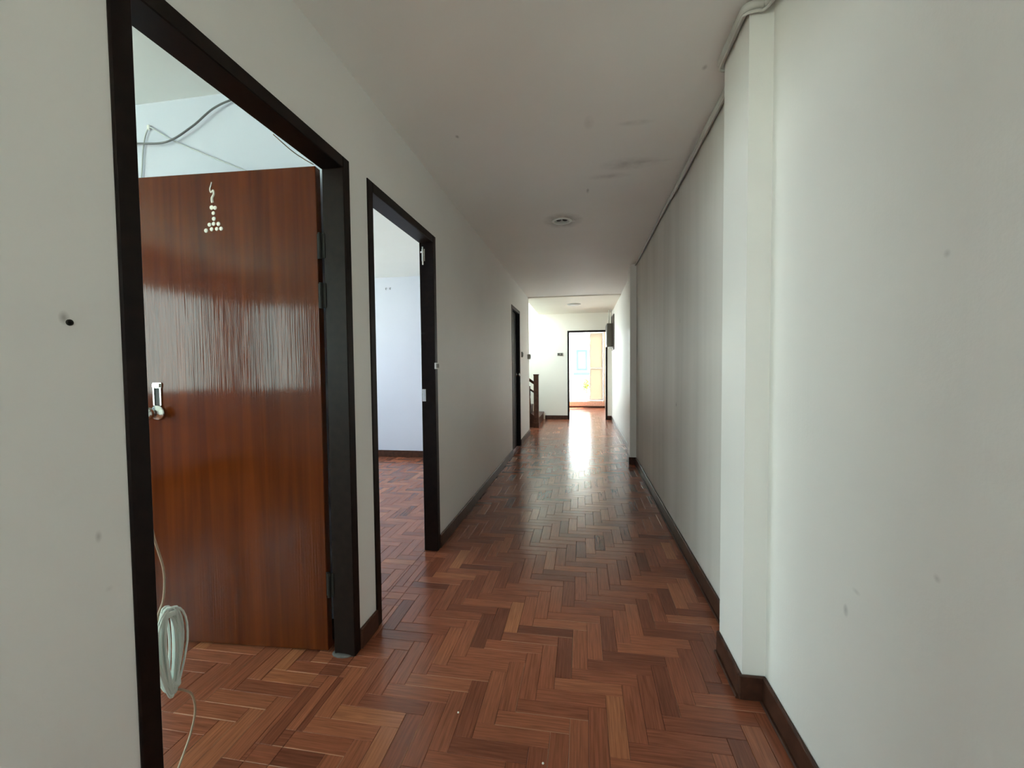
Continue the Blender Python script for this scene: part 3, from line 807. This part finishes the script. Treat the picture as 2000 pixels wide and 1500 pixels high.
def switch_box(name, cx, cy, cz, w, h, d, keys, face, label):
    """surface switch box; face '+X' on the left wall, '-Y' on the far wall"""
    root = empty(name, (cx, cy, cz), label, 'light switch')
    if face == '+X':
        part(MB().box(cx, cx+d, cy-w/2, cy+w/2, cz-h/2, cz+h/2, .004), 'switch_plate', M['switch'], root)
        for i in range(keys):
            y = cy+(i-(keys-1)/2)*w/keys
            part(MB().box(cx+d, cx+d+.004, y-w/keys*.3, y+w/keys*.3, cz-h*.3, cz+h*.3, .001), 'switch_key', M['key'], root)
    else:
        part(MB().box(cx-w/2, cx+w/2, cy-d, cy, cz-h/2, cz+h/2, .004), 'switch_plate', M['switch'], root)
        for i in range(keys):
            x = cx+(i-(keys-1)/2)*w/keys
            part(MB().box(x-w/keys*.34, x+w/keys*.34, cy-d-.004, cy-d, cz-h*.36, cz+h*.36, .001), 'switch_key', M['key'], root)
    return root
switch_box('light_switch', XL, 6.63, 1.40, .075, .085, .020, 1, '+X', 'small light switch on the left wall just past the black door')
switch_box('light_switch', XL, 7.39, 1.385, .09, .085, .045, 1, '+X', 'boxy light switch at the stair corner edge')
switch_box('light_switch', -.511, YF, 1.49, .125, .062, .018, 2, '-Y', 'two-key light switch on the far wall left of the bright doorway')

bk = empty('breaker_box', (XR, 9.3, 1.55), 'dark breaker box on a mounting board high on the right wall by the far doorway', 'breaker box')
part(MB().box(XR-.020, XR, 8.98, 9.62, 1.55, 2.28, .004), 'mounting_board', M['board'], bk)
part(MB().box(.495, XR-.020, 9.12, 9.52, 1.62, 2.10, .006), 'box_body', M['steel_box'], bk)
part(MB().box(.488, .495, 9.15, 9.49, 1.65, 2.07, .002), 'box_cover', M['steel_box'], bk)
part(MB().tube([(.545, 9.20, 2.10), (.545, 9.20, 2.39)], .012, 8), 'conduit', M['pipe'], bk, True)
part(MB().tube([(.59, 9.20, 2.10), (.59, 9.20, 2.39)], .010, 8), 'conduit', M['pipe'], bk, True)
part(MB().box(.535, .605, 9.14, 9.22, 1.575, 1.618, .004), 'cable_gland', M['white'], bk)

# painted cable duct along the right ceiling corner, round the near pilaster
zc = HC-.020
pp = smooth_pts([(XR-.016, .55, zc), (XR-.016, 1.2, zc), (XR-.020, 1.50, zc-.004), (XR-.030, 1.583, zc), (.585, 1.590, zc+.002), (.552, 1.597, zc), (.545, 1.63, zc), (.546, 1.75, zc),
                 (.547, 1.84, zc), (.556, 1.875, zc), (.60, 1.888, zc), (XR-.022, 1.92, zc), (XR-.016, 2.1, zc-.004), (XR-.016, 3.0, zc-.008), (XR-.015, 3.4, zc+.002), (XR-.013, 4.4, zc+.008), (XR-.012, 5.30, zc+.010)], 6)
npp = len(pp)
cd = empty('cable_duct', (XR-.016, 2.0, zc), 'painted cable running along the right ceiling corner and round the near pilaster', 'cable')
part(MB().tube(pp, [.0145 if i < npp*.75 else .0145-.006*(i/npp-.75)/.25 for i in range(npp)], 8), 'thick_cable', M['pipe'], cd, True)
pq = [p+Vector((-.006, 0, -.020 if p.y < 3.2 else -.012)) for p in pp if p.y > .6]
part(MB().tube(pq, .0055, 6), 'thin_cable', M['pipe'], cd, True)

# grubby wall plug by the first frame
wp = empty('wall_plug', (XL, .653, 1.292), 'small dark wall plug in the near left wall', 'wall plug')
part(MB().lathe([(.0060, 0), (.0060, .002), (.0040, .003), (.0034, .0012), (0, .0012)], (XL, .653, 1.292), 'X', 12), 'sleeve', M['oldmetal'], wp, True)

# ------------------------------------------------------------------ cables
cc = empty('cable_coil', (-1.06, .915, .35), 'coil of pale cable hanging inside the first doorway beside the near jamb', 'cable')
lp = MB(); R2 = random.Random(3)
ctr = Vector((-1.062, .915, .470))
for i in range(24):
    rh = .108+R2.uniform(-.010, .010); rw = .012+R2.uniform(0, .030)
    yaw = R2.uniform(-.35, .25); off = Vector((R2.uniform(-.010, .010), R2.uniform(-.006, .006), R2.uniform(-.004, .006)))
    pts = []
    for k in range(28):
        t = 2*PI*k/28
        y = rw*math.sin(t)*(1.0-.28*math.cos(t+PI)); z = rh*math.cos(t)
        y *= 1-.25*max(0, -math.cos(t))
        q = Vector((y*math.sin(yaw)*.9, y, z)); pts.append(ctr+off+q)
    lp.tube(pts, .0027, 6, closed=True)
part(lp, 'loops', M['cable_white'], cc, True, 'bundled loops of pale cable')
tw = MB(); pts = []
for k in range(60):
    t = 2*PI*k/12; pts.append(ctr+Vector((.012*math.cos(t), .020*math.sin(t)+.006, .094+.016*k/60)))
tw.tube(pts, .0025, 6); part(tw, 'wrap', M['cable_white'], cc, True); tw = MB(); pts = []
for k in range(48):
    t = 2*PI*k/12; pts.append(ctr+Vector((.012*math.cos(t), .014*math.sin(t)+.010, -.096+.020*k/48)))
tw.tube(pts, .0025, 6)
part(tw, 'wrap', M['cable_white'], cc, True)
part(MB().tube(smooth_pts([(-1.052, .846, .93), (-1.056, .872, .86), (-1.06, .890, .775), (-1.06, .909, .690), (-1.06, .906, .62), (-1.062, .893, .585), (-1.062, .885, .55)]), .0027, 7), 'lead', M['cable_tan'], cc, True)
part(MB().tube(smooth_pts([(-1.062, .918, .368), (-1.06, .948, .345), (-1.06, .973, .312), (-1.06, .980, .26), (-1.06, .962, .205), (-1.06, .921, .140), (-1.07, .895, .055), (-1.10, .88, .006), (-1.20, .86, .004), (-1.35, .80, .004)]), .0028, 7), 'tail', M['cable_tan'], cc, True)
# cables on the partition above the open door
YW = 1.690
dc = empty('wall_cable', (-1.85, YW, 2.25), 'dark grey cable sagging across the partition wall above the open brown door', 'cable')
part(MB().tube(smooth_pts([(-2.25, YW-.006, 2.215), (-2.10, YW-.008, 2.232), (-2.017, YW-.010, 2.239), (-1.846, YW-.012, 2.230), (-1.71, YW-.012, 2.284), (-1.602, YW-.010, 2.351), (-1.497, YW-.007, 2.384), (-1.36, YW-.006, 2.405)]), .0042, 7), 'sheath', M['cable_grey'], dc, True)
tcb = empty('wall_cable', (-1.95, YW, 2.3), 'thin pale cable stapled on the partition wall behind the open brown door', 'cable')
part(MB().tube(smooth_pts([(-2.03, YW+.004, 1.95), (-2.004, YW+.004, 2.106), (-1.985, YW+.003, 2.24), (-1.952, YW+.002, 2.308), (-1.90, YW+.003, 2.285), (-1.819, YW+.004, 2.238), (-1.65, YW+.004, 2.16), (-1.509, YW+.004, 2.098), (-1.40, YW+.004, 2.05)]), .0032, 6), 'sheath', M['cable_thin'], tcb, True)
part(MB().box(-1.958, -1.946, YW-.004, YW+.008, 2.300, 2.322, .002), 'staple', M['white'], tcb)
hw = empty('frame_wire', (-1.04, 1.45, 1.98), 'thin wire looping below the head of the first door frame', 'cable')
part(MB().tube(smooth_pts([(-1.038, 1.33, 2.002), (-1.039, 1.38, 1.997), (-1.040, 1.44, 1.994), (-1.039, 1.50, 1.997), (-1.038, 1.55, 2.002)]), .0018, 6), 'wire', M['cable_tan'], hw, True)
# two screw hooks left in the second bedroom wall
for i, x in enumerate((-2.60, -2.54)):
    p0 = Vector((x, YR2, 2.28))
    MB().tube(smooth_pts([p0, p0+Vector((0, -.02, 0)), p0+Vector((0, -.032, -.010)), p0+Vector((0, -.024, -.022)), p0+Vector((0, -.012, -.018))], 4), .003, 6).build('screw_hook', M['oldmetal'], smooth=True,
        label='%s of the two tiny screw hooks on the second bedroom wall' % ('left', 'right')[i], cat='hook', group='screw hooks in the second bedroom')

# crumbs of plaster on the parquet
for i, (x, y, lab) in enumerate(((-.432, 1.385, 'tiny white plaster crumb on the near parquet, left one'), (-.123, 1.240, 'tiny pale plaster crumb on the near parquet, right one'))):
    cr = MB().lathe([(0, 0), (.0035, .0005), (.003, .003), (0, .0042)], (x, y, .0004), 'Z', 6)
    cr.build('plaster_crumb', M['paste'], label=lab, cat='crumb', group='plaster crumbs')

# ------------------------------------------------------------------ outside the balcony door
st(MB().box(-30, 30, -40, 60, -3.8, -3.6), 'ground', M['ground'], 'green ground far below outside', 'ground')
st(MB().box(-2.6, .76, YE+.10, 14.0, -.2, .06), 'balcony_slab', M['concrete'], 'concrete balcony slab outside the far room', 'balcony')
st(MB().box(-2.6, .76, 13.9, 14.0, .06, .42, .01), 'balcony_parapet', M['facade'], 'low white balcony parapet', 'balcony')
nb = empty('neighbour_house', (-1, 21, -3.6), 'white house with a blue window across the street beyond the balcony', 'house')
part(MB().box(-7, 5, 21, 27, -3.6, 2.15), 'house_wall', M['facade'], nb)
part(MB().box(-7.3, 5.3, 20.6, 27.4, 2.15, 2.35, .02), 'roof_slab', M['concrete'], nb)
wx0, wx1, wz0, wz1 = -.31, .22, 1.02, 2.02
wf = MB()
for b_ in ((wx0, wx0+.09, wz0, wz1), (wx1-.09, wx1, wz0, wz1), (wx0+.09, wx1-.09, wz0, wz0+.09), (wx0+.09, wx1-.09, wz1-.09, wz1)):
    wf.box(b_[0], b_[1], 20.93, 21.0, b_[2], b_[3], .005)
wfo = part(wf, 'house_window', M['bluepaint'], nb, label='blue-framed window')
part(MB().box(wx0+.09, wx1-.09, 20.97, 20.99, wz0+.09, wz1-.09), 'pane', M['glass_blue'], wfo)
part(MB().box(-.45, .35, 20.75, 21.0, .80, .92, .01), 'window_ledge', M['bluepaint'], nb)

def leaves(mb, c, rad, n, size, rs):
    for _ in range(n):
        d = Vector((rs.gauss(0, 1), rs.gauss(0, 1), rs.gauss(0, 1))).normalized()*rs.random()**.4
        p = Vector(c)+Vector((d.x*rad[0], d.y*rad[1], d.z*rad[2]))
        a = Vector((rs.gauss(0, 1), rs.gauss(0, 1), rs.gauss(0, .6))).normalized()
        b_ = a.cross(Vector((rs.gauss(0, 1), rs.gauss(0, 1), rs.gauss(0, 1)))).normalized()
        nrm = a.cross(b_)*.1*size; s_ = size*rs.uniform(.7, 1.3)
        mb.quad(p-a*s_, p-b_*s_*.35+nrm, p+a*s_, p+b_*s_*.35+nrm)
    return mb
pl = empty('potted_shrub', (.12, 13.55, .06), 'yellow-green leafy shrub in a pot on the balcony', 'plant')
part(MB().lathe([(.07, 0), (.10, .20), (.11, .22), (.095, .22), (.09, .19), (0, .19)], (.12, 13.55, .06), 'Z', 18), 'pot', M['pot'], pl, True)
part(MB().tube([(.12, 13.55, .22), (.11, 13.55, .45), (.13, 13.54, .66)], [.012, .010, .006], 6), 'stem', M['bark'], pl, True)
part(leaves(MB(), (.12, 13.55, .62), (.13, .13, .24), 260, .045, random.Random(5)), 'foliage', M['leafy'], pl, kind='stuff')
tr = empty('street_tree', (-1.6, 17.5, -3.6), 'green tree crown hanging in view above the balcony', 'tree')
part(MB().tube([(-1.6, 17.5, -3.6), (-1.5, 17.5, -.5), (-1.0, 17.4, 2.2), (-.3, 17.4, 3.1)], [.14, .11, .07, .03], 8), 'trunk', M['bark'], tr, True)
part(leaves(MB(), (-.35, 17.4, 3.15), (1.5, .8, .62), 900, .10, random.Random(8)), 'foliage', M['leafy'], tr, kind='stuff')
